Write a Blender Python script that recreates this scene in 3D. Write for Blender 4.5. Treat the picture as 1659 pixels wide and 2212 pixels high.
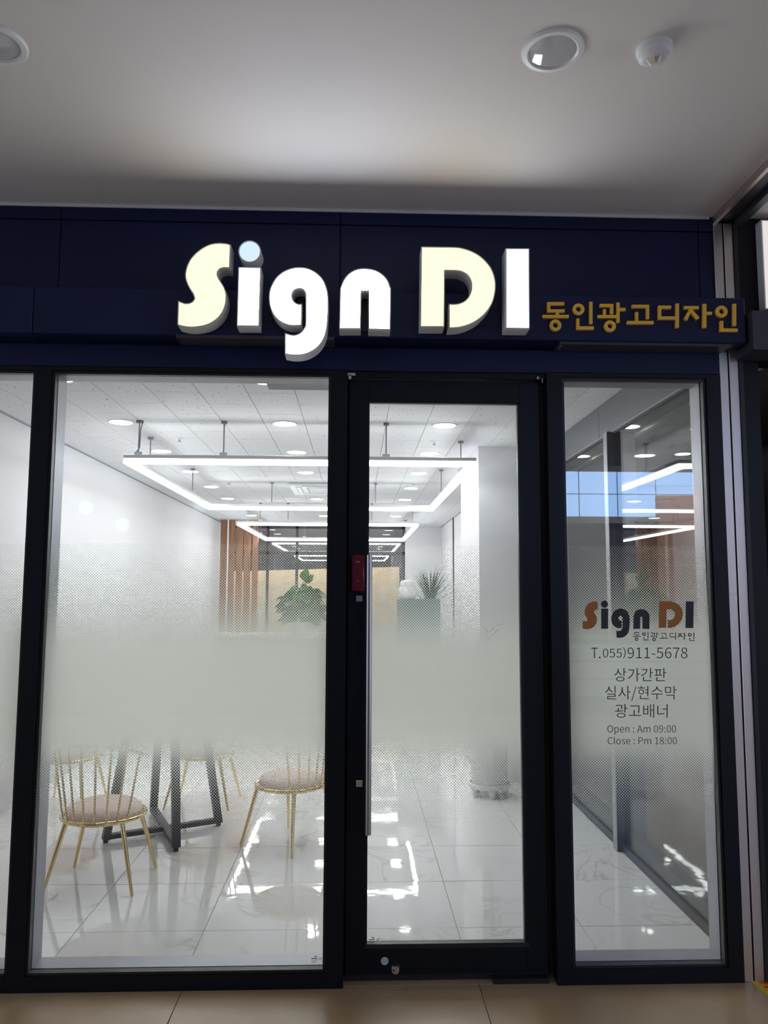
import bpy, bmesh, math, random
from mathutils import Vector, Matrix
from mathutils.geometry import tessellate_polygon

# ------------------------------------------------------------------ reset
for o in list(bpy.data.objects):
    bpy.data.objects.remove(o, do_unlink=True)
sc = bpy.context.scene
COL = sc.collection
random.seed(7)

# ------------------------------------------------------------------ camera
F = 1688.2                      # focal length in pixels of a 1659 x 2212 frame
YAW, PIT, ROL = 0.034565, 0.100219, 0.003107
CAM_D, CAM_H = 3.3556, 1.6      # distance to the shop front (y = 0), lens height
cy_, sy_, cp_, sp_, cr_, sr_ = math.cos(YAW), math.sin(YAW), math.cos(PIT), math.sin(PIT), math.cos(ROL), math.sin(ROL)
FW = Vector((sy_*cp_, cy_*cp_, sp_))
RT0 = Vector((cy_, -sy_, 0)); UP0 = RT0.cross(FW)
RT = cr_*RT0 + sr_*UP0
UP = -sr_*RT0 + cr_*UP0
cam_d = bpy.data.cameras.new('camera'); cam = bpy.data.objects.new('camera', cam_d); COL.objects.link(cam)
M3 = Matrix((RT, UP, -FW)).transposed()
cam.matrix_world = Matrix.Translation((0, -CAM_D, CAM_H)) @ M3.to_4x4()
cam_d.sensor_fit = 'VERTICAL'; cam_d.sensor_height = 36.0; cam_d.sensor_width = 27.0
cam_d.lens = 36.0*F/2212.0
cam_d.clip_start = 0.05; cam_d.clip_end = 200
sc.camera = cam

# ------------------------------------------------------------------ world, light levels, exposure
W = bpy.data.worlds.new('World'); sc.world = W; W.use_nodes = True
bg = W.node_tree.nodes['Background']; bg.inputs[0].default_value = (0.55, 0.62, 0.80, 1); bg.inputs[1].default_value = 1.0
sc.view_settings.view_transform = 'Standard'; sc.view_settings.look = 'None'
sc.view_settings.exposure = 1.0; sc.view_settings.gamma = 1.0; sc.view_settings.use_curve_mapping = False
LED_TUBE, LED_DOWN, SIGN_WHITE, SIGN_CREAM = 9.2, 19.0, 8.0, 1.0
CORR_LAMP, PANE_SKY, BACK_FILL, BRICK_FILL = 5.0, 6.0, 55.0, 110.0

# added fill lights without fixtures: one brightens the yard wall, one the brick pier
def area(name, loc, rot, sx, sy, power, colr):
    l = bpy.data.lights.new(name, 'AREA'); l.shape = 'RECTANGLE'; l.size = sx; l.size_y = sy; l.energy = power; l.color = colr
    o = bpy.data.objects.new(name, l); COL.objects.link(o); o.location = loc; o.rotation_euler = rot
    return o
area('yard_wall_fill', (-0.8, 12.9, 3.6), (math.radians(55), 0, 0), 3.0, 0.4, BACK_FILL, (1, .82, .6))
area('brick_pier_fill', (7.4, -12.6, 4.9), (math.radians(-38), 0, 0), 2.2, 0.3, BRICK_FILL, (1, .9, .8))

# ------------------------------------------------------------------ pixel helpers (a pixel gives a direction, the plane it lies on the distance)
def ray(px, py): return RT*((px-829.5)/F) - UP*((py-1106.0)/F) + FW
def on_y(px, py, Y):
    d = ray(px, py); t = (Y+CAM_D)/d.y; return Vector((d.x*t, Y, CAM_H+d.z*t))
def on_z(px, py, Z):
    d = ray(px, py); t = (Z-CAM_H)/d.z; return Vector((d.x*t, d.y*t-CAM_D, Z))
def on_x(px, py, X):
    d = ray(px, py); t = X/d.x; return Vector((X, d.y*t-CAM_D, CAM_H+d.z*t))

# ------------------------------------------------------------------ materials
def new_mat(name):
    m = bpy.data.materials.new(name); m.use_nodes = True
    nt = m.node_tree
    for n in list(nt.nodes): nt.nodes.remove(n)
    out = nt.nodes.new('ShaderNodeOutputMaterial')
    return m, nt, out
def link(nt, a, b): nt.links.new(a, b)
def mth(nt, op, a, b=None, c=None, clamp=False):
    n = nt.nodes.new('ShaderNodeMath'); n.operation = op; n.use_clamp = clamp
    for i, v in enumerate((a, b, c)):
        if v is None: continue
        if isinstance(v, (int, float)): n.inputs[i].default_value = v
        else: link(nt, v, n.inputs[i])
    return n.outputs[0]
def ramp(nt, fac, stops, interp='LINEAR'):
    n = nt.nodes.new('ShaderNodeValToRGB'); e = n.color_ramp.elements; n.color_ramp.interpolation = interp
    while len(e) > 1: e.remove(e[-1])
    e[0].position = stops[0][0]; e[0].color = stops[0][1]
    for p, c in stops[1:]:
        k = e.new(p); k.color = c
    link(nt, fac, n.inputs[0]); return n.outputs[0]
def g(v): return (v, v, v, 1)
def noise(nt, vec, scale, detail=3, rough=.5, dist=0):
    n = nt.nodes.new('ShaderNodeTexNoise'); n.inputs['Scale'].default_value = scale
    n.inputs['Detail'].default_value = detail; n.inputs['Roughness'].default_value = rough; n.inputs['Distortion'].default_value = dist
    if vec is not None: link(nt, vec, n.inputs['Vector'])
    return n.outputs['Fac']
def position(nt): return nt.nodes.new('ShaderNodeNewGeometry').outputs['Position']
def objcoord(nt):
    tc = nt.nodes.new('ShaderNodeTexCoord'); oi = nt.nodes.new('ShaderNodeObjectInfo')
    sc_ = nt.nodes.new('ShaderNodeVectorMath'); sc_.operation = 'ADD'
    mul = mth(nt, 'MULTIPLY', oi.outputs['Random'], 37.0)
    link(nt, tc.outputs['Object'], sc_.inputs[0]); link(nt, mul, sc_.inputs[1])
    return sc_.outputs[0]
def pbr(name, col, rough=.5, metal=0.0, var=0.0, vscale=20, bump=0.0, bscale=200, spec=None, coat=0.0, colvec=None):
    m, nt, out = new_mat(name)
    b = nt.nodes.new('ShaderNodeBsdfPrincipled'); link(nt, b.outputs[0], out.inputs[0])
    b.inputs['Roughness'].default_value = rough; b.inputs['Metallic'].default_value = metal
    if spec is not None: b.inputs['Specular IOR Level'].default_value = spec
    b.inputs['Coat Weight'].default_value = coat
    if var > 0:
        f = noise(nt, position(nt), vscale, 4)
        lo = tuple(c*(1-var) for c in col)+(1,); hi = tuple(min(1, c*(1+var)) for c in col)+(1,)
        link(nt, ramp(nt, f, [(.3, lo), (.7, hi)]), b.inputs['Base Color'])
    else:
        b.inputs['Base Color'].default_value = (*col, 1)
    if bump > 0:
        bp = nt.nodes.new('ShaderNodeBump'); bp.inputs['Strength'].default_value = bump; bp.inputs['Distance'].default_value = .002
        link(nt, noise(nt, position(nt), bscale, 3), bp.inputs['Height']); link(nt, bp.outputs[0], b.inputs['Normal'])
    return m
def emit(name, col, s):
    m, nt, out = new_mat(name)
    e = nt.nodes.new('ShaderNodeEmission'); e.inputs[0].default_value = (*col, 1); e.inputs[1].default_value = s
    link(nt, e.outputs[0], out.inputs[0]); return m
def fresnel_abs(nt, f0):
    ge = nt.nodes.new('ShaderNodeNewGeometry')
    d = nt.nodes.new('ShaderNodeVectorMath'); d.operation = 'DOT_PRODUCT'
    link(nt, ge.outputs['Incoming'], d.inputs[0]); link(nt, ge.outputs['Normal'], d.inputs[1])
    c = mth(nt, 'ABSOLUTE', d.outputs['Value'])
    p = mth(nt, 'POWER', mth(nt, 'SUBTRACT', 1.0, c, clamp=True), 5.0)
    return mth(nt, 'ADD', mth(nt, 'MULTIPLY', p, 1-f0), f0)
def glass(name, tint=(.97, .985, .975), f0=.043):
    m, nt, out = new_mat(name)
    t = nt.nodes.new('ShaderNodeBsdfTransparent'); t.inputs[0].default_value = (*tint, 1)
    gl = nt.nodes.new('ShaderNodeBsdfGlossy'); gl.inputs['Roughness'].default_value = 0.0
    mx = nt.nodes.new('ShaderNodeMixShader'); link(nt, fresnel_abs(nt, f0), mx.inputs[0])
    link(nt, t.outputs[0], mx.inputs[1]); link(nt, gl.outputs[0], mx.inputs[2]); link(nt, mx.outputs[0], out.inputs[0])
    return m

def film_mat():
    # frosted film printed as halftone dots: solid at chest height, fading to clear above and below
    m, nt, out = new_mat('frosted_film')
    pos = position(nt); sp = nt.nodes.new('ShaderNodeSeparateXYZ'); link(nt, pos, sp.inputs[0])
    x, z = sp.outputs[0], sp.outputs[2]
    zn = mth(nt, 'DIVIDE', z, 2.0)
    r = ramp(nt, zn, [(.25, g(0)), (.31, g(.15)), (.37, g(.27)), (.417, g(.37)), (.447, g(.46)), (.47, g(.55)), (.495, g(.64)), (.52, g(.73)), (.64, g(.73)), (.67, g(.65)), (.70, g(.56)), (.73, g(.48)), (.76, g(.41)), (.80, g(.33)), (.84, g(.265)), (.87, g(.22)), (.898, g(.19)), (.9, g(0))])
    s = 1.0/0.0085
    def cell(a):
        return mth(nt, 'SUBTRACT', mth(nt, 'FRACT', mth(nt, 'MULTIPLY', a, s)), 0.5)
    u = cell(mth(nt, 'MULTIPLY', mth(nt, 'ADD', x, z), .7071)); v = cell(mth(nt, 'MULTIPLY', mth(nt, 'SUBTRACT', x, z), .7071))
    d = mth(nt, 'SQRT', mth(nt, 'ADD', mth(nt, 'MULTIPLY', u, u), mth(nt, 'MULTIPLY', v, v)))
    mask = mth(nt, 'LESS_THAN', d, r)
    tr = nt.nodes.new('ShaderNodeBsdfTransparent'); tr.inputs[0].default_value = (1, 1, 1, 1)
    tl = nt.nodes.new('ShaderNodeBsdfTranslucent'); tl.inputs[0].default_value = (.87, .885, .845, 1)
    rf = nt.nodes.new('ShaderNodeBsdfRefraction'); rf.inputs['IOR'].default_value = 1.25; rf.inputs['Roughness'].default_value = .55; rf.inputs[0].default_value = (.93, .95, .92, 1)
    m1 = nt.nodes.new('ShaderNodeMixShader'); m1.inputs[0].default_value = .30; link(nt, tl.outputs[0], m1.inputs[1]); link(nt, rf.outputs[0], m1.inputs[2])
    df = nt.nodes.new('ShaderNodeBsdfTransparent')
    m2 = nt.nodes.new('ShaderNodeMixShader'); m2.inputs[0].default_value = .05; link(nt, m1.outputs[0], m2.inputs[1]); link(nt, df.outputs[0], m2.inputs[2])
    m3 = nt.nodes.new('ShaderNodeMixShader'); link(nt, mask, m3.inputs[0]); link(nt, tr.outputs[0], m3.inputs[1]); link(nt, m2.outputs[0], m3.inputs[2])
    link(nt, m3.outputs[0], out.inputs[0]); return m

def marble_mat():
    m, nt, out = new_mat('white_marble_tile')
    b = nt.nodes.new('ShaderNodeBsdfPrincipled'); link(nt, b.outputs[0], out.inputs[0])
    v = objcoord(nt)
    n1 = noise(nt, v, 1.6, 5, .55, 1.2)
    vein = mth(nt, 'ABSOLUTE', mth(nt, 'SUBTRACT', n1, .5))
    n2 = noise(nt, v, 1.1, 3)
    vm = ramp(nt, vein, [(0, g(1)), (.008, g(.55)), (.022, g(0))])
    br = ramp(nt, n2, [(.42, g(0)), (.6, g(1))])
    fac = mth(nt, 'MULTIPLY', mth(nt, 'MULTIPLY', vm, br), .55)
    mix = nt.nodes.new('ShaderNodeMixRGB'); link(nt, fac, mix.inputs[0]); mix.inputs[1].default_value = (.88, .88, .865, 1); mix.inputs[2].default_value = (.50, .48, .47, 1)
    link(nt, mix.outputs[0], b.inputs['Base Color']); b.inputs['Roughness'].default_value = .03; b.inputs['Specular IOR Level'].default_value = .55
    bp = nt.nodes.new('ShaderNodeBump'); bp.inputs['Strength'].default_value = .04; bp.inputs['Distance'].default_value = .01
    link(nt, noise(nt, v, 7, 2), bp.inputs['Height']); link(nt, bp.outputs[0], b.inputs['Normal'])
    return m

def ceiling_tile_mat():
    m, nt, out = new_mat('mineral_fibre_tile')
    b = nt.nodes.new('ShaderNodeBsdfPrincipled'); link(nt, b.outputs[0], out.inputs[0])
    v = objcoord(nt)
    mp = nt.nodes.new('ShaderNodeMapping'); link(nt, v, mp.inputs[0]); mp.inputs['Scale'].default_value = (1, .5, 1); mp.inputs['Rotation'].default_value = (0, 0, .5)
    vo = nt.nodes.new('ShaderNodeTexVoronoi'); vo.inputs['Scale'].default_value = 30; link(nt, mp.outputs[0], vo.inputs['Vector'])
    fl = ramp(nt, vo.outputs['Distance'], [(.12, g(1)), (.19, g(0))])
    br = ramp(nt, noise(nt, v, 22, 2), [(.47, g(0)), (.55, g(1))])
    mix = nt.nodes.new('ShaderNodeMixRGB'); link(nt, mth(nt, 'MULTIPLY', mth(nt, 'MULTIPLY', fl, br), .8), mix.inputs[0])
    mix.inputs[1].default_value = (.74, .74, .76, 1); mix.inputs[2].default_value = (.12, .12, .14, 1)
    link(nt, mix.outputs[0], b.inputs['Base Color']); b.inputs['Roughness'].default_value = .9; return m

def wood_mat():
    m, nt, out = new_mat('walnut_wood')
    b = nt.nodes.new('ShaderNodeBsdfPrincipled'); link(nt, b.outputs[0], out.inputs[0])
    mp = nt.nodes.new('ShaderNodeMapping'); link(nt, objcoord(nt), mp.inputs[0]); mp.inputs['Scale'].default_value = (14, 14, 1.0)
    f = noise(nt, mp.outputs[0], 3, 5, .6, .6)
    link(nt, ramp(nt, f, [(.3, (.20, .085, .04, 1)), (.7, (.40, .20, .10, 1))]), b.inputs['Base Color']); b.inputs['Roughness'].default_value = .45; return m

def brick_mat():
    m, nt, out = new_mat('red_brick')
    b = nt.nodes.new('ShaderNodeBsdfPrincipled'); link(nt, b.outputs[0], out.inputs[0])
    sp = nt.nodes.new('ShaderNodeSeparateXYZ'); link(nt, position(nt), sp.inputs[0]); cb = nt.nodes.new('ShaderNodeCombineXYZ')
    link(nt, sp.outputs[0], cb.inputs[0]); link(nt, sp.outputs[2], cb.inputs[1])
    bt = nt.nodes.new('ShaderNodeTexBrick'); link(nt, cb.outputs[0], bt.inputs['Vector']); bt.inputs['Scale'].default_value = 4.4
    bt.inputs['Color1'].default_value = (.45, .17, .11, 1); bt.inputs['Color2'].default_value = (.62, .33, .25, 1); bt.inputs['Mortar'].default_value = (.62, .58, .55, 1)
    link(nt, bt.outputs[0], b.inputs['Base Color']); b.inputs['Roughness'].default_value = .9; return m

def gallery_tile_mat():
    m, nt, out = new_mat('beige_stone_tile')
    b = nt.nodes.new('ShaderNodeBsdfPrincipled'); link(nt, b.outputs[0], out.inputs[0])
    f = noise(nt, objcoord(nt), 2.3, 5, .6)
    link(nt, ramp(nt, f, [(.3, (.33, .225, .125, 1)), (.72, (.43, .31, .19, 1))]), b.inputs['Base Color'])
    b.inputs['Roughness'].default_value = .32; return m

def steel_mat():
    m, nt, out = new_mat('brushed_stainless')
    b = nt.nodes.new('ShaderNodeBsdfPrincipled'); link(nt, b.outputs[0], out.inputs[0])
    mp = nt.nodes.new('ShaderNodeMapping'); link(nt, position(nt), mp.inputs[0]); mp.inputs['Scale'].default_value = (900, 900, 6)
    f = noise(nt, mp.outputs[0], 1, 2)
    rr = nt.nodes.new('ShaderNodeMapRange'); link(nt, f, rr.inputs[0]); rr.inputs[3].default_value = .30; rr.inputs[4].default_value = .45
    link(nt, rr.outputs[0], b.inputs['Roughness']); b.inputs['Metallic'].default_value = 1; b.inputs['Base Color'].default_value = (.64, .59, .56, 1)
    return m

MT = {}
MT['navy'] = pbr('charcoal_metal_blue_tint', (.007, .012, .055), .42, 0, .15, 3, spec=.3)  # charcoal metal; the lit sign's blue flare is put into the base colour
MT['black'] = pbr('black_powder_coat', (.0025, .0042, .0085), .42, 0, .1, 30, spec=.28)
MT['blackp'] = pbr('black_plastic', (.012, .012, .013), .4)
MT['alu'] = pbr('grey_aluminium', (.36, .37, .41), .38, .35, .04, 40)
MT['steel'] = steel_mat()
MT['handle'] = pbr('satin_steel_handle', (.42, .39, .38), .3, 1)
MT['chrome'] = pbr('polished_chrome', (.75, .75, .76), .14, 1)
MT['white'] = pbr('white_wall_paint', (.73, .725, .745), .7, 0, .015, 2, .05, 90)
MT['gceil'] = pbr('white_ceiling_paint', (.76, .73, .71), .85, 0, .02, 1.5, .05, 120)
MT['whitep'] = pbr('white_plastic', (.80, .80, .81), .35)
MT['whitem'] = pbr('white_painted_metal', (.74, .74, .76), .4)
MT['curtain'] = pbr('mid_grey_casing', (.36, .37, .41), .5)
MT['greym'] = pbr('grey_painted_metal', (.30, .31, .34), .45)
MT['header'] = pbr('grey_header_panel', (.20, .205, .225), .35, .4)
MT['darkframe'] = pbr('charcoal_frame', (.045, .047, .06), .4)
MT['corr'] = pbr('charcoal_corridor_wall', (.055, .053, .058), .5, 0, .1, 2)
MT['corrmid'] = pbr('dark_grey_corridor_ceiling', (.13, .125, .125), .6, 0, .05, 2)
MT['corrlt'] = pbr('warm_grey_corridor_panel', (.30, .29, .26), .5, 0, .05, 2)
MT['glass'] = glass('clear_glass')
MT['glassd'] = glass('rear_window_glass', (.93, .95, .96), .07)
MT['glassside'] = glass('partition_glass', (.90, .92, .91), .06)
MT['film'] = film_mat()
MT['marble'] = marble_mat(); MT['grout'] = pbr('grey_grout', (.42, .40, .39), .8)
MT['ctile'] = ceiling_tile_mat(); MT['cgap'] = pbr('ceiling_joint', (.28, .28, .29), .9)
MT['gtile'] = gallery_tile_mat(); MT['ggrout'] = pbr('brown_grout', (.20, .16, .12), .9)
MT['wood'] = wood_mat(); MT['brick'] = brick_mat()
MT['gold'] = pbr('gold_plated_metal', (.80, .58, .27), .2, 1)
MT['pink'] = pbr('pink_velvet', (.84, .67, .60), .85, 0, .05, 60, .2, 600)
MT['table'] = pbr('white_table_top', (.78, .76, .72), .3)
MT['tsteel'] = pbr('black_steel_tube', (.022, .024, .032), .45)
MT['letwhite'] = emit('lit_white_acrylic', (.80, .86, 1.0), SIGN_WHITE)
MT['letdot'] = emit('lit_pale_blue_acrylic', (.70, .88, 1.0), .5)
MT['letcream'] = emit('lit_cream_acrylic', (1.9, 1.50, .40), SIGN_CREAM)
MT['letside'] = pbr('grey_letter_return', (.74, .73, .72), .45, 0)
MT['lettrim'] = pbr('letter_trim', (.62, .62, .63), .4)
MT['goldpaint'] = pbr('ochre_gold_paint', (.92, .54, .06), .45)
MT['led'] = emit('lit_led_diffuser', (.94, .97, 1.0), LED_TUBE)
MT['down'] = emit('lit_downlight_diffuser', (1.0, .97, .93), LED_DOWN)
MT['corrlamp'] = emit('lit_corridor_lamp', (1.0, .97, .92), CORR_LAMP)
MT['skypane'] = emit('sky_glow_pane', (.36, .58, 1.0), PANE_SKY)
MT['walllamp'] = emit('lit_opal_shade', (.55, .92, 1.0), 1.4)
MT['lens'] = pbr('frosted_lamp_lens', (.52, .52, .55), .06, 0, spec=.8)
MT['vbrown'] = pbr('brown_vinyl', (.40, .145, .018), .5)
MT['vblack'] = pbr('black_vinyl', (.022, .019, .020), .5)
MT['red'] = pbr('dark_red_lock', (.14, .008, .018), .22)
MT['leaf'] = pbr('green_leaf', (.045, .13, .02), .4, 0, .35, 9)
MT['blade'] = pbr('dark_green_blade', (.035, .075, .035), .45, 0, .3, 9)
MT['stem'] = pbr('brown_stem', (.12, .085, .05), .8)
MT['soil'] = pbr('dark_soil', (.03, .02, .014), .95)
MT['pot'] = pbr('white_ceramic_pot', (.72, .73, .72), .3)
MT['yard'] = pbr('beige_render_wall', (.70, .55, .38), .9, 0, .05, 2)
MT['asphalt'] = pbr('dark_asphalt', (.03, .03, .035), .9)
MT['desk'] = pbr('desk_laminate', (.40, .27, .21), .5)
MT['cabdark'] = pbr('dark_grey_green_laminate', (.10, .15, .155), .5)
MT['cabinet'] = pbr('pale_cabinet', (.62, .62, .60), .5)
MT['yellow'] = pbr('yellow_floor_tape', (.75, .48, .03), .5)
MT['redink'] = pbr('red_print', (.55, .03, .02), .5)
def rail_mat():
    m, nt, out = new_mat('opal_railing_panel')
    a = nt.nodes.new('ShaderNodeBsdfTranslucent'); a.inputs[0].default_value = (.85, .9, .95, 1); d = nt.nodes.new('ShaderNodeBsdfDiffuse'); d.inputs[0].default_value = (.8, .84, .88, 1)
    x = nt.nodes.new('ShaderNodeMixShader'); x.inputs[0].default_value = .4; link(nt, a.outputs[0], x.inputs[1]); link(nt, d.outputs[0], x.inputs[2]); link(nt, x.outputs[0], out.inputs[0]); return m
MT['rail'] = rail_mat()
MT['oppwall'] = pbr('dark_cladding', (.06, .06, .065), .6, 0, .1, 2)
MT['lightbox'] = emit('lit_lightbox_panel', (1.0, .93, .9), .40)

# ------------------------------------------------------------------ mesh helpers
class B:
    def __init__(s): s.bm = bmesh.new()
    def box(s, x0, x1, y0, y1, z0, z1):
        x0, x1 = min(x0, x1), max(x0, x1); y0, y1 = min(y0, y1), max(y0, y1); z0, z1 = min(z0, z1), max(z0, z1)
        v = [s.bm.verts.new(p) for p in ((x0,y0,z0),(x1,y0,z0),(x1,y1,z0),(x0,y1,z0),(x0,y0,z1),(x1,y0,z1),(x1,y1,z1),(x0,y1,z1))]
        for f in ((3,2,1,0),(4,5,6,7),(0,1,5,4),(1,2,6,5),(2,3,7,6),(3,0,4,7)): s.bm.faces.new([v[i] for i in f])
        return s
    def bar(s, p0, p1, w, h, up=(0, 0, 1)):
        p0 = Vector(p0); p1 = Vector(p1); d = (p1-p0).normalized(); u = Vector(up)
        if abs(d.dot(u)) > .98: u = Vector((0, 1, 0))
        a = d.cross(u).normalized(); b = a.cross(d).normalized()
        v = []
        for p in (p0, p1):
            for sa, sb in ((-1,-1),(1,-1),(1,1),(-1,1)): v.append(s.bm.verts.new(p+a*sa*w/2+b*sb*h/2))
        for f in ((0,1,2,3),(7,6,5,4),(0,4,5,1),(1,5,6,2),(2,6,7,3),(3,7,4,0)): s.bm.faces.new([v[i] for i in f])
        return s
    def tube(s, pts, radii, seg=10, closed=False, caps=True):
        pts = [Vector(p) for p in pts]; n = len(pts)
        if isinstance(radii, (int, float)): radii = [radii]*n
        rings = []; prev = None
        for i, p in enumerate(pts):
            if closed: d = pts[(i+1) % n]-pts[i-1]
            else: d = pts[min(i+1, n-1)]-pts[max(i-1, 0)]
            d.normalize()
            if prev is None:
                u = Vector((0,0,1)) if abs(d.z) < .9 else Vector((1,0,0))
                a = d.cross(u).normalized()
            else: a = (prev-d*prev.dot(d)).normalized()
            prev = a; b = d.cross(a)
            rings.append([s.bm.verts.new(p+(a*math.cos(t)+b*math.sin(t))*radii[i]) for t in [2*math.pi*k/seg for k in range(seg)]])
        m = n if closed else n-1
        for i in range(m):
            r0, r1 = rings[i], rings[(i+1) % n]
            for k in range(seg): s.bm.faces.new((r0[k], r0[(k+1) % seg], r1[(k+1) % seg], r1[k]))
        if caps and not closed:
            s.bm.faces.new(rings[0][::-1]); s.bm.faces.new(rings[-1])
        return s
    def lathe(s, prof, seg=32, c=(0, 0, 0), axis='z'):
        rings = []
        for r, h in prof:
            ring = []
            for k in range(seg):
                t = 2*math.pi*k/seg
                if axis == 'z': p = Vector((c[0]+r*math.cos(t), c[1]+r*math.sin(t), c[2]+h))
                else: p = Vector((c[0]+r*math.cos(t), c[1]+h, c[2]+r*math.sin(t)))
                ring.append(s.bm.verts.new(p))
            rings.append(ring)
        for a, b in zip(rings, rings[1:]):
            for k in range(seg): s.bm.faces.new((a[k], a[(k+1) % seg], b[(k+1) % seg], b[k]))
        if prof[0][0] > 1e-4: s.bm.faces.new(rings[0][::-1])
        if prof[-1][0] > 1e-4: s.bm.faces.new(rings[-1])
        return s
    def prism(s, pts, y0, y1, front=True, back=True, side=True):
        # polygon in x/z swept along y
        va = [s.bm.verts.new((p[0], y0, p[1])) for p in pts]; vb = [s.bm.verts.new((p[0], y1, p[1])) for p in pts]
        n = len(pts)
        if side:
            for i in range(n): s.bm.faces.new((va[i], va[(i+1) % n], vb[(i+1) % n], vb[i]))
        tris = tessellate_polygon([[Vector((p[0], p[1], 0)) for p in pts]])
        for t in tris:
            if len(set(t)) < 3: continue
            try:
                if front: s.bm.faces.new([va[i] for i in t])
                if back: s.bm.faces.new([vb[i] for i in reversed(t)])
            except ValueError: pass
        return s
    def ring(s, cx, cz, R, r, y0, y1, seg=28, ax=1.0):
        a = []
        for y in (y0, y1):
            for rad in (R, r): a.append([s.bm.verts.new((cx+ax*rad*math.cos(2*math.pi*k/seg), y, cz+rad*math.sin(2*math.pi*k/seg))) for k in range(seg)])
        oF, iF, oB, iB = a
        for k in range(seg):
            j = (k+1) % seg
            s.bm.faces.new((oF[k], oF[j], iF[j], iF[k])); s.bm.faces.new((oB[j], oB[k], iB[k], iB[j]))
            s.bm.faces.new((oF[j], oF[k], oB[k], oB[j])); s.bm.faces.new((iF[k], iF[j], iB[j], iB[k]))
        return s
    def mesh(s, name, mat, smooth=False, bevel=0):
        bmesh.ops.remove_doubles(s.bm, verts=s.bm.verts, dist=1e-6)
        bmesh.ops.recalc_face_normals(s.bm, faces=s.bm.faces)
        if bevel: bmesh.ops.bevel(s.bm, geom=s.bm.edges[:], offset=bevel, segments=1, affect='EDGES', clamp_overlap=True)
        me = bpy.data.meshes.new(name); s.bm.to_mesh(me); s.bm.free()
        me.materials.append(MT[mat] if isinstance(mat, str) else mat)
        if smooth:
            for p in me.polygons: p.use_smooth = True
            try: me.set_sharp_from_angle(angle=math.radians(smooth if smooth is not True else 40))
            except Exception: pass
        return me
    def build(s, name, mat, parent=None, smooth=False, bevel=0, world=True):
        o = bpy.data.objects.new(name, s.mesh(name, mat, smooth, bevel)); COL.objects.link(o)
        if parent is not None:
            o.parent = parent
            if world: o.matrix_parent_inverse = base_inv(parent)
        return o
def base_inv(p):
    m = Matrix.Identity(4); q = p; chain = []
    while q is not None: chain.append(q); q = q.parent
    for q in reversed(chain):
        m = m @ q.matrix_parent_inverse @ q.matrix_basis
    return m.inverted()
def tag(o, label, cat, group=None, kind=None):
    o['label'] = label; o['category'] = cat
    if group: o['group'] = group
    if kind: o['kind'] = kind
    return o
def thing(name, label, cat, loc=(0, 0, 0), group=None, kind=None, rz=0):
    o = bpy.data.objects.new(name, None); COL.objects.link(o); o.location = loc; o.rotation_euler = (0, 0, rz); o.empty_display_size = .1
    return tag(o, label, cat, group, kind)
def copy_tree(o, parent=None):
    c = o.copy(); COL.objects.link(c); c.parent = parent
    if parent is not None: c.matrix_parent_inverse = o.matrix_parent_inverse.copy()
    for ch in [x for x in bpy.data.objects if x.parent == o]: copy_tree(ch, c)
    return c
def struct(o, label, cat='structure'): return tag(o, label, cat, kind='structure')
def inst(name, me, parent, loc, rot=None):
    o = bpy.data.objects.new(name, me); COL.objects.link(o); o.parent = parent; o.location = loc
    if rot is not None: o.rotation_euler = rot
    return o

# ------------------------------------------------------------------ main dimensions (metres)
ZC = 2.86          # shop ceiling
ZG = 3.295         # gallery ceiling
XL, XR = -2.535, 1.652
YB = 12.02         # rear window
IN0 = 0.15         # inner face of the shop front

# ================================================================== STRUCTURE
# shop floor: marble tiles over grout
fl = B().box(XL-.1, XR+.02, 0.0, YB+.1, -.12, -.004).build('floor', 'grout'); struct(fl, 'glossy white veined marble tile floor of the shop', 'floor')
tile_cache = {}
def tile_mesh(w, d, h, mat, name, bev):
    k = (round(w, 4), round(d, 4), mat)
    if k not in tile_cache: tile_cache[k] = B().box(-w/2, w/2, -d/2, d/2, 0, h).mesh(name, mat, bevel=bev)
    return tile_cache[k]
def tiles(parent, x0, x1, y0, y1, ox, oy, sx, sy, gap, ztop, h, mat, name='tile', stagger=None, bev=.0008, flip=False, tilt=0):
    i0 = math.floor((x0-ox)/sx)
    n = 0
    for i in range(i0, math.ceil((x1-ox)/sx)):
        oyy = oy + (stagger*(i % 2) if stagger else 0)
        for j in range(math.floor((y0-oyy)/sy), math.ceil((y1-oyy)/sy)):
            a, b = max(x0, ox+i*sx)+gap/2, min(x1, ox+(i+1)*sx)-gap/2
            c, d = max(y0, oyy+j*sy)+gap/2, min(y1, oyy+(j+1)*sy)-gap/2
            if b-a < .02 or d-c < .02: continue
            inst(name, tile_mesh(b-a, d-c, h, mat, name, bev), parent, ((a+b)/2, (c+d)/2, ztop-(0 if flip else h)), (random.uniform(-tilt, tilt), random.uniform(-tilt, tilt), 0) if tilt else None); n += 1
    return n
tiles(fl, XL, XR, .10, YB, .49, .54, .6, .6, .003, 0.0, .004, 'marble', tilt=.0022)

# shop ceiling: staggered mineral-fibre tiles
ce = B().box(XL-.1, XR+.1, .05, YB+.1, ZC+.004, ZC+.12).build('ceiling', 'cgap'); struct(ce, 'white flecked mineral fibre tile ceiling of the shop', 'ceiling')
tiles(ce, XL, XR+.06, .15, YB, -.40, 1.895, .3073, .6146, .0042, ZC, .004, 'ctile', stagger=.3073, flip=True, bev=0)

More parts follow.
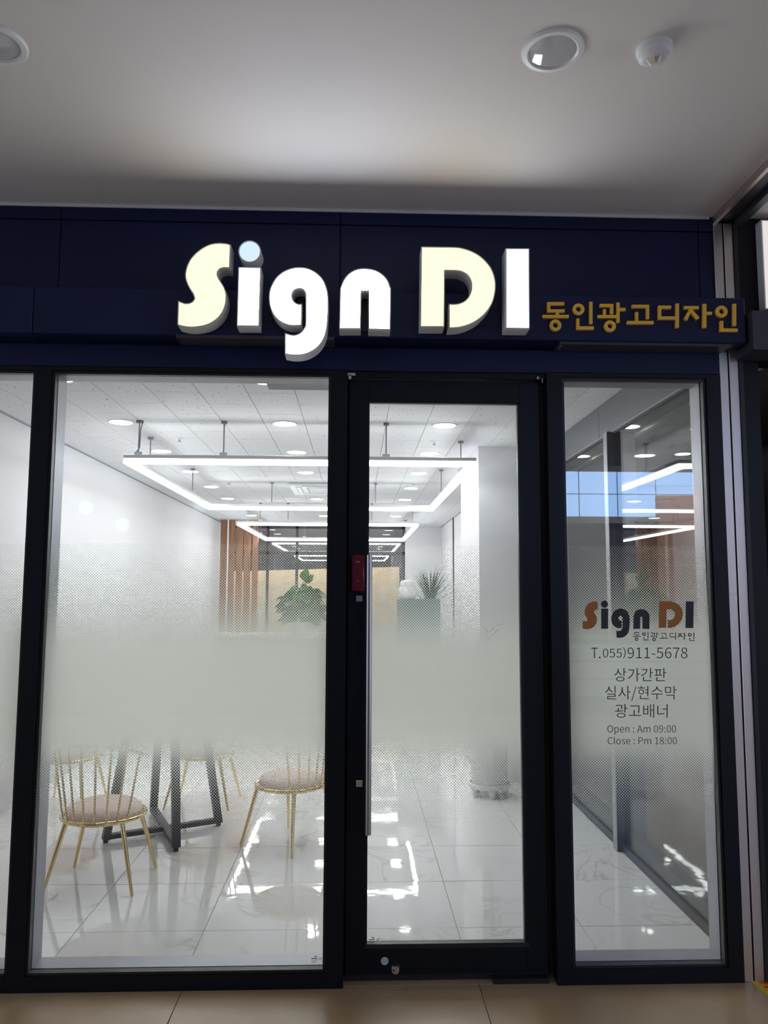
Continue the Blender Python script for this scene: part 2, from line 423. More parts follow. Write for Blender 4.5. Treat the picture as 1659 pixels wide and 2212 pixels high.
# gallery floor and ceiling outside
gf = B().box(-7, 7, -7, 0.0, -.15, -.005).build('floor_gallery', 'ggrout'); struct(gf, 'beige stone tile floor of the gallery outside the shop', 'floor')
tiles(gf, -4.2, 5.4, -3.0, 0.10, .51, -.6, 1.2, .6, .003, 0.0, .005, 'gtile', bev=.001)
tiles(gf, -7, -4.2, -3.0, 0.0, -7, -3, 2.8, 3.0, .003, 0, .005, 'gtile'); tiles(gf, -7, 7, -7, -3.0, -7, -7, 7, 4, .003, 0, .005, 'gtile')
B().box(-.045, .83, 0.0, .10, -.1, -.005).build('door_threshold_bed', 'ggrout', gf)
gc = B().box(-7, 7, -7, .2, ZG, ZG+.25).build('ceiling_gallery', 'gceil'); struct(gc, 'plain off-white gallery ceiling in front of the shop', 'ceiling')
B().box(-7, 1.59, -.012, .0, ZG-.012, ZG).build('ceiling_edge_trim', 'lettrim', gc)

# shop walls
o = B().box(XL-.12, XL, 0.0, YB+.1, 0, ZC+.1).build('wall_left', 'white'); struct(o, 'long white side wall of the shop', 'wall')
B().box(XL, XL+.012, IN0, YB, ZC-.012, ZC).build('ceiling_moulding', 'greym', o)
CX, CY = 1.056, 3.36
ysb = on_x(996, 1100, CX).y
o = B().box(CX, XR+.16, CY, ysb, 0, ZC+.05).build('column', 'white'); struct(o, 'square white column standing against the glass side wall', 'column')
o = B().box(XR+.015, XR+.16, ysb, YB+.1, 0, ZC+.05).build('wall_right', 'white'); struct(o, 'white side wall beyond the column', 'wall')
B().box(XR+.003, XR+.015, ysb, YB, ZC-.012, ZC).build('ceiling_moulding', 'greym', o)
o = B().box(.95, XR+.02, YB, YB+.12, 0, ZC+.05).build('wall_back', 'white'); struct(o, 'short white rear wall beside the dark window', 'wall')

# rear window
w4 = thing('window_4', 'dark rear window of the shop with black frame', 'window', (-.76, YB, 0), kind='structure')
b = B()
for x in (XL, -1.77, -1.2, .93-.03): b.box(x, x+.05, YB, YB+.08, 0, ZC)
b.box(XL, .95, YB, YB+.08, 2.30, 2.36); b.box(XL, .95, YB, YB+.08, 0, .1); b.box(XL, .95, YB, YB+.08, ZC-.05, ZC)
b.build('window_frame', 'darkframe', w4)
B().box(XL+.02, .94, YB+.035, YB+.043, .05, ZC-.02).build('glass', 'glassd', w4)
# yard behind
o = B().box(-6, 5, YB+.1, 15.2, -.2, -.05).build('ground_yard', 'asphalt'); struct(o, 'dark ground behind the rear window', 'ground')
b = B(); b.prism([(-4.5, -.1), (.95, -.1), (.95, 2.13), (-2.2, 2.03), (-4.5, 1.96)], 14.1, 14.3); o = b.build('wall_yard', 'yard'); struct(o, 'beige lit garden wall outside the rear window', 'wall')
o = B().box(-6, 5, 15.1, 15.2, -.1, 6).build('wall_yard_far', 'oppwall'); struct(o, 'dark building behind the beige garden wall', 'wall')

# slatted wood screen
YSL = 10.75
ss = thing('slat_screen', 'vertical brown wooden slat screen in front of the rear window', 'screen', (-2.1, YSL, 0))
for a, c in ((476, 490), (493.5, 506.5), (510, 524), (527, 541), (545, 557.5)):
    xa, xb = on_y(a, 1200, YSL).x, on_y(c, 1200, YSL).x
    B().box(xa, xb, YSL-.015, YSL+.015, 0, ZC-.01).build('slat', 'wood', ss, bevel=.004)
B().box(on_y(474, 1200, YSL).x, on_y(558, 1200, YSL).x, YSL-.04, YSL+.04, ZC-.012, ZC).build('top_rail', 'greym', ss)
B().box(on_y(474, 1200, YSL).x, on_y(558, 1200, YSL).x, YSL-.04, YSL+.04, 0, .02).build('bottom_rail', 'greym', ss)
o = B().tube([(on_y(491.5, 1200, YSL-.1).x, YSL-.1, 0), (on_y(491.5, 1200, YSL-.1).x, YSL-.1, ZC)], .014, 10).build('conduit_pipe', 'whitem'); tag(o, 'thin white vertical pipe in front of the wooden slats', 'pipe')

# ---- glass side wall (to the corridor)
gs = thing('window_5', 'glass side wall with grey header and charcoal mullion', 'window', (XR, 1.6, 0), kind='structure')
ysp = on_x(1294, 939, XR).y
B().box(XR, XR+.03, ysp+.003, CY, 2.635, ZC-.005).build('header_panel', 'header', gs)
B().box(XR, XR+.03, IN0, ysp-.003, 2.635, ZC-.005).build('header_panel', 'header', gs)
B().box(XR+.005, XR+.03, IN0, CY, 2.618, 2.634).build('top_rail', 'darkframe', gs)
B().box(XR-.004, XR+.012, IN0, CY, 2.628, 2.637).build('header_edge', 'alu', gs)
B().box(XR, XR+.012, IN0, CY, 0.0, .045).build('bottom_rail', 'darkframe', gs)
B().box(XR+.020, XR+.10, IN0, CY, 0.0, .045).build('bottom_rail', 'darkframe', gs)
B().box(XR+.03, XR+.10, IN0, CY, .045, .12).build('bottom_rail', 'corr', gs)
B().box(XR-.03, XR+.155, 1.60, 1.67, 0.0, 2.634).build('mullion', 'darkframe', gs)
B().box(XR-.034, XR-.03, 1.60, 1.67, 0.0, 2.634).build('mullion_cover', 'alu', gs)
B().box(XR+.012, XR+.020, IN0, 1.60, .0, 2.62).build('glass', 'glassside', gs)
B().box(XR+.012, XR+.020, 1.67, CY, .0, 2.62).build('glass', 'glassside', gs)

B().box(XR+.005, XR+.025, IN0, CY, ZC, ZG).build('upper_panel', 'corr', gs)
# ---- corridor beyond the glass side wall
o = B().box(XR+.10, 4.68, 0.0, 10, -.12, 0).build('floor_corridor', 'gtile'); struct(o, 'beige floor of the corridor beside the shop', 'floor')
o = B().box(XR+.10, 4.68, .2, 10, ZG, ZG+.1).build('ceiling_corridor', 'corrmid'); struct(o, 'grey ceiling of the corridor beside the shop', 'ceiling')
o = B().box(4.6, 4.7, 0.0, 10, 0, ZG).build('wall_corridor', 'corr'); struct(o, 'dark far wall of the corridor beside the shop', 'wall')
o = B().box(XR, 4.7, 10, 10.1, 0, ZG).build('wall_corridor_end', 'corr'); struct(o, 'dark end wall of the corridor', 'wall')
o = B().box(XR+.16, XR+.18, CY, 10, 0, ZG).build('wall_corridor_near', 'corrlt'); struct(o, 'grey corridor side of the column wall', 'wall')
b = B(); b.box(2.95, 3.0, .3, 9.9, ZG-.05, ZG-.0); b.box(2.2, 2.25, .3, 9.9, ZG-.05, ZG)
o = b.build('trim_1', 'whitem'); struct(o, 'pale metal strips along the corridor ceiling', 'trim')
lamp_px = [(1362, 921), (1258, 985), (1475, 980)]
for px, py in lamp_px:
    p = on_z(px, py, ZG-.01)
    t = thing('corridor_downlight', 'round lit downlight by the far wall of the corridor beyond the glass side wall' if px == 1475 else 'round lit downlight in the near row of the corridor ceiling, beyond the glass side wall', 'light', p, 'corridor downlights')
    B().lathe([(.115, .01), (.115, -.004), (.09, -.006)], 28, p).build('trim_ring', 'whitem', t, smooth=True)
    B().lathe([(.0901, -.0075), (.0901, -.0045)], 28, p).build('diffuser', 'corrlamp', t)
# ---- shop front: fascia, frames, glass
wf = B().box(-7, 1.79, .022, IN0, 2.56, ZG+.02).build('wall_front', 'black'); struct(wf, 'dark charcoal metal fascia above the shop front, blue sign glow in its colour', 'wall')
xs = [-7, -2.6, on_y(128, 560, 0).x, on_y(735, 560, 0).x, on_y(1510, 560, 0).x, 1.606]
for a, c in zip(xs, xs[1:]):
    B().box(a+.002, c-.002, 0.0, .03, 2.66, 3.225).build('fascia_panel', 'navy', wf, bevel=.0015)
    B().box(a+.002, c-.002, -.006, .03, 3.228, ZG-.001).build('fascia_panel', 'navy', wf, bevel=.0015)
B().box(-7, 1.606, -.02, .03, 2.556, 2.658).build('head_rail', 'navy', wf, bevel=.002)
o = B().box(-7, XL-.0, 0.0, IN0, 0, 2.56).build('wall_front_left', 'black'); struct(o, 'black panel wall beside the shop front', 'wall')

ZS, ZH = .072, 2.54     # glass opening bottom and top
def window(n, x0, x1, label, ox0, ox1, z0=ZS, z1=ZH, fl_=True, fr_=True):
    t = thing('window_%d' % n, label, 'window', ((x0+x1)/2, 0, 0), kind='structure')
    b = B(); b.box(ox0, x0, -.02, .05, 0, 2.56); b.box(x1, ox1, -.02, .05, 0, 2.56); b.box(x0, x1, -.02, .05, z1, 2.56); b.box(x0, x1, -.02, .05, 0, z0-.012)
    b.build('window_frame', 'black', t)
    w = .012
    b = B(); b.box(x0, x0+w, -.008, .02, z0-.012, z1); b.box(x1-w, x1, -.008, .02, z0-.012, z1); b.box(x0+w, x1-w, -.008, .02, z1-w, z1); b.box(x0+w, x1-w, -.012, .02, z0-.014, z0)
    b.build('glazing_bead', 'blackp', t)
    b = B(); b.box(ox0, x0+.004, .05, IN0, 0, z1); b.box(x1-.004, ox1, .05, IN0, 0, z1); b.box(x0, x1, .05, IN0, z1-.003, 2.57); b.box(x0, x1, .05, IN0, 0, z0-.01)
    b.build('inner_frame', 'alu', t)
    B().box(x0+.002, x1-.002, .022, .032, z0-.012, z1).build('glass', 'glass', t)
    B().box(x0+.003, x1-.003, .0345, .0348, z0-.01, z1-.002).build('frosted_film', 'film', t)
    return t
w1 = window(1, XL+.0, -1.388, 'shop window beside the long white side wall, cut off by the picture', XL-.06, -1.352)
w2 = window(2, -1.318, -.116, 'wide shop window with frosted band and gold chairs behind it', -1.352, -.045)
w3 = window(3, .897, 1.543, 'narrow shop window with printed lettering and frosted band', .83, 1.606)

# door
DY = .028
dr = thing('door_1', 'black framed glass door with long steel handle bar and red lock', 'door', (.385, DY, 0), kind='structure')
dx0, dx1, gx0, gx1, gz0, gz1, dz1 = -.038, .806, .0485, .7165, .150, 2.432, 2.527
B().box(dx0, gx0, DY, DY+.05, .03, dz1).build('stile', 'black', dr, bevel=.002)
B().box(gx1, dx1, DY, DY+.05, .03, dz1).build('stile', 'black', dr, bevel=.002)
B().box(gx0, gx1, DY, DY+.05, gz1, dz1).build('top_rail', 'black', dr)
B().box(gx0, gx1, DY, DY+.05, .03, gz0-.016).build('bottom_rail', 'black', dr)
b = B(); w = .009
b.box(gx0, gx0+.004, DY+.006, DY+.03, gz0, gz1); b.box(gx1-w, gx1, DY+.006, DY+.03, gz0, gz1); b.box(gx0, gx1, DY+.006, DY+.03, gz1-.006, gz1); b.box(gx0-.004, gx1+.008, DY-.003, DY+.03, gz0-.018, gz0)
b.build('glazing_bead', 'blackp', dr)
B().box(gx0+.001, gx1-.001, DY+.020, DY+.030, gz0, gz1).build('glass', 'glass', dr)
B().box(gx0+.002, gx1-.002, DY+.0325, DY+.0328, gz0+.002, gz1-.002).build('frosted_film', 'film', dr)
B().box(-.045, .83, -.005, IN0, 2.532, 2.557).build('door_head', 'black', dr)
B().box(.812, .829, DY+.02, DY+.05, .02, dz1).build('hinge_post', 'blackp', dr)
B().box(-.075, -.03, .085, IN0, 0, 2.56).build('door_jamb', 'black', dr)  # added behind the door gaps to stop room light leaking through
B().box(.795, .86, .085, IN0, 0, 2.56).build('door_jamb', 'black', dr)
B().box(dx0, dx1, DY+.01, DY+.04, .003, .03).build('door_sweep', 'blackp', dr)
# long handle bar with standoffs and plates
hp0, hp1 = on_y(797, 1199, -.05), on_y(796, 1803, -.05)
hx = (hp0.x+hp1.x)/2
ha = B().tube([(hx, -.05, hp1.z), (hx, -.05, hp0.z)], .0125, 16).build('handle', 'handle', dr, smooth=True)
for py in (1293, 1696):
    z = on_y(776, py, 0).z; xx = on_y(776, py, 0).x
    B().tube([(hx, -.05, z), (hx, DY, z)], .007, 10).build('handle_standoff', 'steel', ha, smooth=True)
    B().box(xx-.014, xx+.014, DY-.006, DY, z-.013, z+.013).build('handle_plate', 'chrome', ha, bevel=.001)
lk0, lk1 = on_y(758.5, 1198, DY-.02), on_y(787, 1278, DY-.02)
lo = B().box(lk0.x, lk1.x, DY-.024, DY, lk1.z, lk0.z).build('door_lock', 'red', dr, bevel=.006, smooth=True)
zc = (lk0.z+lk1.z)/2; xc = (lk0.x+lk1.x)/2
B().box(xc-.008, xc+.008, DY-.0255, DY-.0235, lk0.z-.033, lk0.z-.029).build('lock_logo', 'alu', lo)
B().box(xc-.004, xc+.004, DY-.0255, DY-.0235, lk1.z+.045, lk1.z+.048).build('lock_mark', 'alu', lo)
B().box(xc-.0012, xc+.0012, DY-.0252, DY-.0235, lk1.z+.06, lk0.z-.05).build('lock_groove', 'blackp', lo)
p = on_y(831, 2076, DY); B().lathe([(.0, -.001), (.0155, -.001), (.0155, 0)], 24, (p.x, DY, p.z), 'y').build('round_sticker', 'lettrim', dr)
B().ring(p.x, p.z, .011, .0085, DY-.0016, DY-.0005).box(p.x-.005, p.x+.005, DY-.0016, DY-.0005, p.z-.002, p.z+.002).build('sticker_print', 'greym', dr)
p = on_y(854, 2092, DY); c = B().lathe([(.0, -.018), (.015, -.018), (.018, -.012), (.020, -.004), (.020, 0)], 28, (p.x, DY, p.z), 'y').build('lock_cylinder', 'chrome', dr, smooth=True)
B().box(p.x-.011, p.x-.003, DY-.0195, DY-.0175, p.z-.002, p.z+.002).build('keyhole', 'blackp', c)
for (px, py, s) in ((757, 810, 1), (1170, 818, -1)):
    p = on_y(px, py, -.01)
    B().box(p.x-.012, p.x+.022*s+.0, -.014, DY+.02, p.z-.004, p.z+.008).box(p.x-.004*s-.004, p.x+.004, -.014, DY+.02, p.z-.02, p.z).build('pivot_bracket', 'chrome', dr)
B().box(.57, .80, -.002, .08, -.004, .02).build('threshold_plate', 'blackp', dr)
# stamp marks etched in the panes
def stamp(parent, px, py, Y, mir=False):
    p = on_y(px, py, Y); b = B(); s = 1
    b.box(p.x-.006, p.x+.004, Y-.0006, Y-.0002, p.z+.014, p.z+.018)
    b.box(p.x-.018, p.x+.008, Y-.0006, Y-.0002, p.z+.006, p.z+.010)
    b.ring(p.x+.018, p.z+.008, .0045, .0028, Y-.0006, Y-.0002, 12)
    for k in range(3): b.box(p.x-.018, p.x+.006-.004*k, Y-.0006, Y-.0002, p.z-.001-.006*k, p.z+.0005-.006*k)
    b.box(p.x-.018, p.x-.004, Y-.0006, Y-.0002, p.z-.019, p.z-.0165)
    b.build('glass_stamp', 'greym', parent)
stamp(dr, 806, 2034, DY+.020); stamp(w2, 682, 2075, .022)

# ---- stainless column strips, black column, ceiling beam, neighbour
t1 = thing('trim_2', 'pair of vertical brushed stainless strips on the black column', 'trim', (1.65, 0, 0), kind='structure')
B().box(1.606, 1.6465, -.012, .05, 0, ZG-.03).build('steel_strip', 'steel', t1, bevel=.002)
B().box(1.6535, 1.694, -.012, .05, 0, ZG-.03).build('steel_strip', 'steel', t1, bevel=.002)
B().box(1.6465, 1.6535, .01, .05, 0, ZG-.03).build('groove', 'blackp', t1)
o = B().box(1.604, 1.79, .0, IN0, 0, ZG).build('wall_pillar', 'black'); struct(o, 'black column between the shop front and the corridor', 'column')
B().box(1.694, 1.712, -.02, .02, 0, ZG).build('column_edge', 'blackp', o)
t2 = thing('trim_3', 'dark metal beam running along the gallery ceiling from the black column', 'trim', (1.66, -3, ZG), kind='structure')
B().box(1.604, 1.622, -6.9, .0, ZG-.035, ZG+.001).build('beam_edge', 'steel', t2)
B().box(1.622, 1.70, -6.9, .0, ZG-.02, ZG+.001).build('beam', 'darkframe', t2)
B().box(1.700, 1.735, -6.9, .0, ZG-.045, ZG+.001).build('beam_edge', 'darkframe', t2)
nb = thing('neighbour_lightbox', 'pale lit sign panel of the neighbouring unit above the corridor', 'sign', (2.6, 0, 2.9))
za = on_y(1645, 668, -.05).z
B().box(1.806, 4.6, -.05, -.001, za, ZG-.03).build('casing', 'whitem', nb)
B().box(1.812, 4.594, -.052, -.05, za+.006, ZG-.036).build('face', 'lightbox', nb)
o = B().box(1.79, 4.6, .0, .15, za-.21, ZG).build('wall_neighbour', 'black'); struct(o, 'black header over the corridor entrance', 'wall')
o = B().box(on_y(1626, 710, -.16).x, 4.6, -.16, .0, on_y(1640, 755, -.16).z, on_y(1640, 671, -.16).z).build('neighbour_sign_bar', 'darkframe'); tag(o, 'dark sign bar of the neighbouring unit beside the black column', 'sign')
o = B().box(4.6, 7, 0, .15, 0, ZG).build('wall_front_right', 'black'); struct(o, 'black wall beyond the corridor entrance', 'wall')
p = on_z(1650, 2140, 0)
ft = thing('floor_tape', 'yellow warning tape with red print on the gallery floor by the black column', 'tape', (p.x, p.y, 0))
q0, q1 = on_z(1614, 2114, 0), on_z(1680, 2172, 0)
d = (q1-q0).normalized(); nn = Vector((-d.y, d.x, 0))
B().bar(q0+nn*.05+Vector((0,0,.0006)), q1+nn*.05+d*.4+Vector((0,0,.0006)), .10, .0012).build('tape_strip', 'yellow', ft)
b = B()
for k in range(7):
    c0 = q0+nn*.05+d*(.04+.035*k)
    b.bar(c0-nn*.02+Vector((0,0,.0016)), c0+nn*.02+Vector((0,0,.0016)), .012, .0006); b.bar(c0+d*.012-nn*.01+Vector((0,0,.0016)), c0+d*.012+nn*.02+Vector((0,0,.0016)), .006, .0006)
b.build('tape_print', 'redink', ft)

# ---- across the gallery (seen mirrored in the panes and the steel)
rl = thing('gallery_railing', 'white panel railing along the far edge of the gallery', 'railing', (4.85, -7, 0))
for k in range(5):
    B().box(2.7+1.07*k-.02, 2.7+1.07*k+.02, -7.0, -6.96, 0, 1.0).build('post', 'whitem', rl)
for k in range(4):
    for z0, z1 in ((.22, .44), (.46, .66), (.69, .90)):
        B().box(2.73+1.07*k, 3.74+1.07*k, -6.99, -6.97, z0, z1).build('panel', 'rail', rl)
B().tube([(2.68, -6.98, 1.0), (7, -6.98, 1.0)], .025, 8).build('top_rail', 'steel', rl)
o = B().box(-7, 2.66, -7.0, -6.85, 0, 1.0).build('wall_parapet', 'corr'); struct(o, 'low dark parapet along the far edge of the gallery', 'wall')
o = B().box(-14, 14, -14.2, -14, -3, 6).build('wall_opposite', 'oppwall'); struct(o, 'dark clad building on the opposite side of the gallery', 'wall')
o = B().box(-14, 14, -14, -7, -3.2, -3).build('ground_court', 'asphalt'); struct(o, 'dark court below the gallery', 'ground')
bp = B().box(6.75, 8.6, -14, -13.8, -3, 3.75).build('wall_brick_pier', 'brick'); struct(bp, 'red brick pier of the opposite building', 'wall')
w6 = thing('window_6', 'band of panes of the opposite building with dusk sky light put in as blue glow', 'window', (6, -13.98, 3.3), kind='structure')
for i in range(4):
    for j in range(2):
        B().box(4.62+.88*(i-.0)-.5+.03, 4.62+.88*(i+1)-.5-.0, -14, -13.97, 3.28+.52*j, 3.28+.52*(j+1)-.02).build('pane', 'skypane', w6)  # light of the dusk sky, given to the panes as emission
B().box(4.1, 7.7, -14, -13.9, 3.12, 3.26).build('window_sill', 'greym', w6)

for px, py, nm in ((182, 1095, 'oval lamp on the opposite building, farthest from its brick pier'), (263, 1133, 'lowest oval lamp on the opposite building'), (430, 1095, 'oval lamp on the opposite building, closest to its brick pier')):
    d = ray(px, py); k = (CAM_D+13.9)/d.y; c = Vector((d.x*k, -13.9, CAM_H+d.z*k))
    t = thing('wall_lamp', nm, 'light', c, 'oval lamps on the opposite building')
    B().lathe([(.15, -.1), (.15, 0), (.125, .01)], 24, c, 'y').build('lamp_body', 'whitem', t)
    B().lathe([(.124, .005), (.11, .03), (.06, .045), (0, .05)], 24, c, 'y').build('lamp_shade', 'walllamp', t)

# ================================================================== SIGN
sb = thing('sign_bar', 'long dark charcoal sign bar projecting above the shop windows, blue sign glow in its colour', 'sign', (0, -.07, 2.77))
BX0, BX1, BZ0, BZ1, BY = -7, on_y(1610, 690, -.13).x, 2.668, 2.868, -.13
xj = on_y(70, 690, BY).x
B().box(BX0, xj-.002, BY, 0, BZ0, BZ1).build('bar_body', 'navy', sb, bevel=.003)
B().box(xj+.002, BX1, BY, 0, BZ0, BZ1).build('bar_body', 'navy', sb, bevel=.003)
a, c = on_y(378, 728, BY-.02), on_y(722, 734, BY-.02)
B().box(a.x, c.x, BY-.0025, BY+.10, BZ0-.013, BZ0+.001).build('mounting_rail', 'darkframe', sb)
a = on_y(1212, 745, BY).x
B().box(a, BX1-.06, BY+.015, -.01, BZ0-.012, BZ0).build('cable_tray', 'darkframe', sb)
for k in range(3): B().box(a+.006, a+.010, BY+.03+.02*k, BY+.036+.02*k, BZ0-.015, BZ0-.011).build('rivet', 'alu', sb)

def catmull(pts, closed=True, sub=4, ang=38):
    n = len(pts); P = [Vector(p) for p in pts]; out = []
    def corner(i):
        a = P[i]-P[i-1]; b = P[(i+1) % n]-P[i]
        return a.length > 1e-6 and b.length > 1e-6 and a.angle(b) > math.radians(ang)
    cor = [corner(i) for i in range(n)]
    for i in range(n):
        p1, p2 = P[i], P[(i+1) % n]
        p0 = P[i-1] if not cor[i] else p1-(p2-p1); p3 = P[(i+2) % n] if not cor[(i+1) % n] else p2+(p2-p1)
        ln = (p2-p1).length
        # long straight runs stay straight
        if (cor[i] or cor[(i+1) % n]) and ln > 60 or ln > 100: out.append(p1); continue
        for k in range(sub):
            t = k/sub
            out.append(.5*((2*p1)+(p2-p0)*t+(2*p0-5*p1+4*p2-p3)*t*t+(3*p1-p0-3*p2+p3)*t**3))
    return out
A_ = (340, 480, 560/1659.0); C_ = (860, 480, 380/1659.0)
LET = {
 'S': (A_, [(470,145),(440,137),(390,134),(340,142),(290,165),(245,200),(210,240),(187,290),(178,340),(185,380),(205,425),(228,460),(237,490),(225,508),(205,518),(180,520),(160,514),(133,503),(128,658),(160,668),(210,675),(260,672),(310,662),(350,645),(390,615),(420,575),(437,530),(443,485),(440,450),(425,410),(400,370),(386,340),(388,320),(400,302),(425,294),(445,294),(464,298)]),
 'i': (A_, [(518,288),(664,290),(652,668),(508,667)]),
 'g': (A_, [(815,708),(815,845),(860,853),(910,853),(960,842),(1010,815),(1050,775),(1075,725),(1087,670),(1093,600),(1095,520),(1092,460),(1080,410),(1055,360),(1015,322),(965,297),(910,289),(860,295),(810,315),(765,350),(735,395),(718,440),(714,490),(720,540),(740,590),(775,630),(820,655),(870,665),(924,661),(927,522),(905,525),(880,512),(866,490),(863,468),(872,445),(890,432),(915,428),(935,437),(945,455),(948,480),(948,640),(940,675),(920,703),(893,718),(870,722),(845,718)]),
 'n': (A_, [(1163,685),(1168,450),(1174,412),(1192,370),(1220,334),(1260,308),(1305,297),(1350,298),(1400,310),(1445,338),(1475,375),(1490,415),(1495,450),(1492,690),(1350,688),(1350,465),(1345,451),(1329,443),(1312,451),(1306,465),(1302,684)]),
 'D': (C_, [(217,232),(530,236),(620,250),(700,278),(770,318),(830,372),(880,440),(910,520),(920,600),(912,680),(890,760),(850,830),(790,895),(720,945),(640,980),(560,998),(478,1003),(478,772),(530,773),(580,765),(630,740),(665,700),(685,650),(690,600),(685,560),(665,520),(635,490),(590,468),(540,461),(441,459),(436,990),(207,990)]),
 'I': (C_, [(1013,248),(1237,250),(1240,1007),(1013,1005)]),
}
FY, LD = -.215, .082     # face plane and depth of the channel letters
def outline(ch, Y=FY):
    (ox, oy, s), pts = LET[ch]
    sm = catmull([(p[0], p[1]) for p in pts]) if len(pts) > 6 else [Vector(p) for p in pts]
    r = []
    for p in sm:
        w_ = on_y(ox+p[0]*s, oy+p[1]*s, Y); r.append((w_.x, w_.z))
    return r
def dot_outline(Y=FY, n=36):
    ox, oy, s = A_; r = []
    for k in range(n):
        t = 2*math.pi*k/n; w_ = on_y(ox+(591+73*math.cos(t))*s, oy+(189+71*math.sin(t))*s, Y); r.append((w_.x, w_.z))
    return r
def inset(pts, d):
    n = len(pts); P = [Vector(p) for p in pts]; ar = sum(P[i].x*P[(i+1) % n].y-P[(i+1) % n].x*P[i].y for i in range(n)); sg = 1 if ar > 0 else -1
    out = []
    for i in range(n):
        e0 = (P[i]-P[i-1]); e1 = (P[(i+1) % n]-P[i])
        if e0.length < 1e-7: e0 = e1
        if e1.length < 1e-7: e1 = e0
        n0 = Vector((-e0.y, e0.x)).normalized()*sg; n1 = Vector((-e1.y, e1.x)).normalized()*sg
        m = n0+n1
        m = m/max(m.length_squared, .6)*2 if m.length > 1e-6 else n0
        out.append(P[i]+m*d)
    return [tuple(p) for p in out]
LETDATA = {k: outline(k) for k in LET}; DOT = dot_outline()
def channel(parent, pts, face, suf=''):
    B().prism(pts, FY+.004, FY+LD, front=True, back=True).build('letter_return', 'letside', parent)
    ins = inset(pts, .0045)
    B().prism(ins, FY-.001, FY+.0045).build('letter_face', face, parent)
    b = B(); n = len(pts)      # bright trim lip around the face
    va = [b.bm.verts.new((p[0], FY-.003, p[1])) for p in pts]; vb = [b.bm.verts.new((p[0], FY-.003, p[1])) for p in ins]; vc = [b.bm.verts.new((p[0], FY+.005, p[1])) for p in pts]; vd = [b.bm.verts.new((p[0], FY+.0042, p[1])) for p in ins]
    for i in range(n):
        j = (i+1) % n
        b.bm.faces.new((va[i], va[j], vb[j], vb[i])); b.bm.faces.new((va[i], va[j], vc[j], vc[i])); b.bm.faces.new((vb[i], vb[j], vd[j], vd[i]))
    b.build('trim_lip', 'lettrim', parent)
info = {'S': ('illuminated cream channel letter S on the dark sign bar', 'letcream'), 'i': ('illuminated white channel letter i with pale blue dot', 'letwhite'),
        'g': ('illuminated white channel letter g hanging below the sign bar', 'letwhite'), 'n': ('illuminated white channel letter n with rounded top', 'letwhite'),
        'D': ('illuminated cream channel letter D with open slot', 'letcream'), 'I': ('illuminated white channel letter capital I', 'letwhite')}
for ch, pts in LETDATA.items():
    cx = sum(p[0] for p in pts)/len(pts); zb = min(p[1] for p in pts)
    t = thing('channel_letter', info[ch][0], 'letter', (cx, FY+LD, zb), 'illuminated letters of the shop sign')
    channel(t, pts, info[ch][1])
    if ch == 'i': channel(t, DOT, 'letdot')
    zs = [p[1] for p in pts]
    B().box(cx-.012, cx+.012, FY+LD-.004, BY+.0005, max(BZ0+.02, zb+.02), BZ1-.03).build('mounting_stud', 'darkframe', t)

# Korean syllables: strokes (x0,y0,x1,y1), rings (cx,cy,R,r) and polygons, in one drawing frame
HAN = [
 ('dong', [('r',105,692,225,714),('r',105,714,127,743),('r',105,743,228,765),('r',165,765,188,782),('r',72,782,257,804),('o',164,855,41,18)]),
 ('in', [('o',326,742,41,18),('r',403,690,424,845),('r',312,808,332,863),('r',312,863,433,886)]),
 ('gwang', [('r',477,705,571,727),('r',549,727,571,777),('r',500,742,519,783),('r',462,783,594,804),('r',594,695,615,836),('r',615,733,657,754),('o',548,861,41,17)]),
 ('go', [('r',702,711,823,733),('r',803,733,823,812),('r',727,762,746,825),('r',668,825,854,847)]),
 ('di', [('r',888,717,978,739),('r',888,739,908,793),('r',888,793,1011,815),('r',1011,702,1033,872)]),
 ('ja', [('r',1070,720,1173,741),('p',(1106,741),(1130,741),(1090,822),(1068,811)),('p',(1117,768),(1128,745),(1178,803),(1159,817)),('r',1201,705,1226,873),('r',1226,760,1266,780)]),
 ('in_end', [('o',1334,758,42,18),('r',1413,704,1436,860),('r',1323,825,1345,878),('r',1323,878,1446,900)]),
]
def hangul(strokes, mp, y0, y1, thin=0):
    b = B()
    for i, s in enumerate(strokes):
        e = -1e-5*i     # keep overlapping strokes from sharing a plane
        if s[0] == 'r':
            q = [mp(s[1]+thin, s[2]+thin), mp(s[3]-thin, s[2]+thin), mp(s[3]-thin, s[4]-thin), mp(s[1]+thin, s[4]-thin)]; b.prism(q, y0, y1)
        elif s[0] == 'p': b.prism([mp(*c) for c in s[1:]], y0+e, y1)
        else:
            c = mp(s[1], s[2]); e1 = mp(s[1]+s[3], s[2]); e2 = mp(s[1]+s[4], s[2]); b.ring(c[0], c[1], abs(e1[0]-c[0])-thin*abs(e1[0]-c[0])/s[3], abs(e2[0]-c[0])+thin*abs(e1[0]-c[0])/s[3]*.6, y0, y1)
    return b
def mp_sign(x, y):
    w_ = on_y(1150+x*509/1659.0, 440+y*509/1659.0, BY-.014); return (w_.x, w_.z)
KL = ['first gold Korean syllable of the raised sign, just after the lit capital I', 'gold Korean syllable with ring and upright bar, second after the lit capital I', 'gold Korean syllable with ring at the bottom, third after the lit capital I', 'gold Korean syllable of angled stroke over a long base line', 'gold Korean syllable of square bracket stroke and upright bar', 'gold Korean syllable with slanted strokes and side tick', 'last gold Korean syllable, in front of the stainless strips']
for (nm, st), lb in zip(HAN, KL):
    o = hangul(st, mp_sign, BY-.014, BY).build('korean_sign_letter', 'goldpaint'); tag(o, lb, 'letter', 'gold Korean letters of the shop sign')

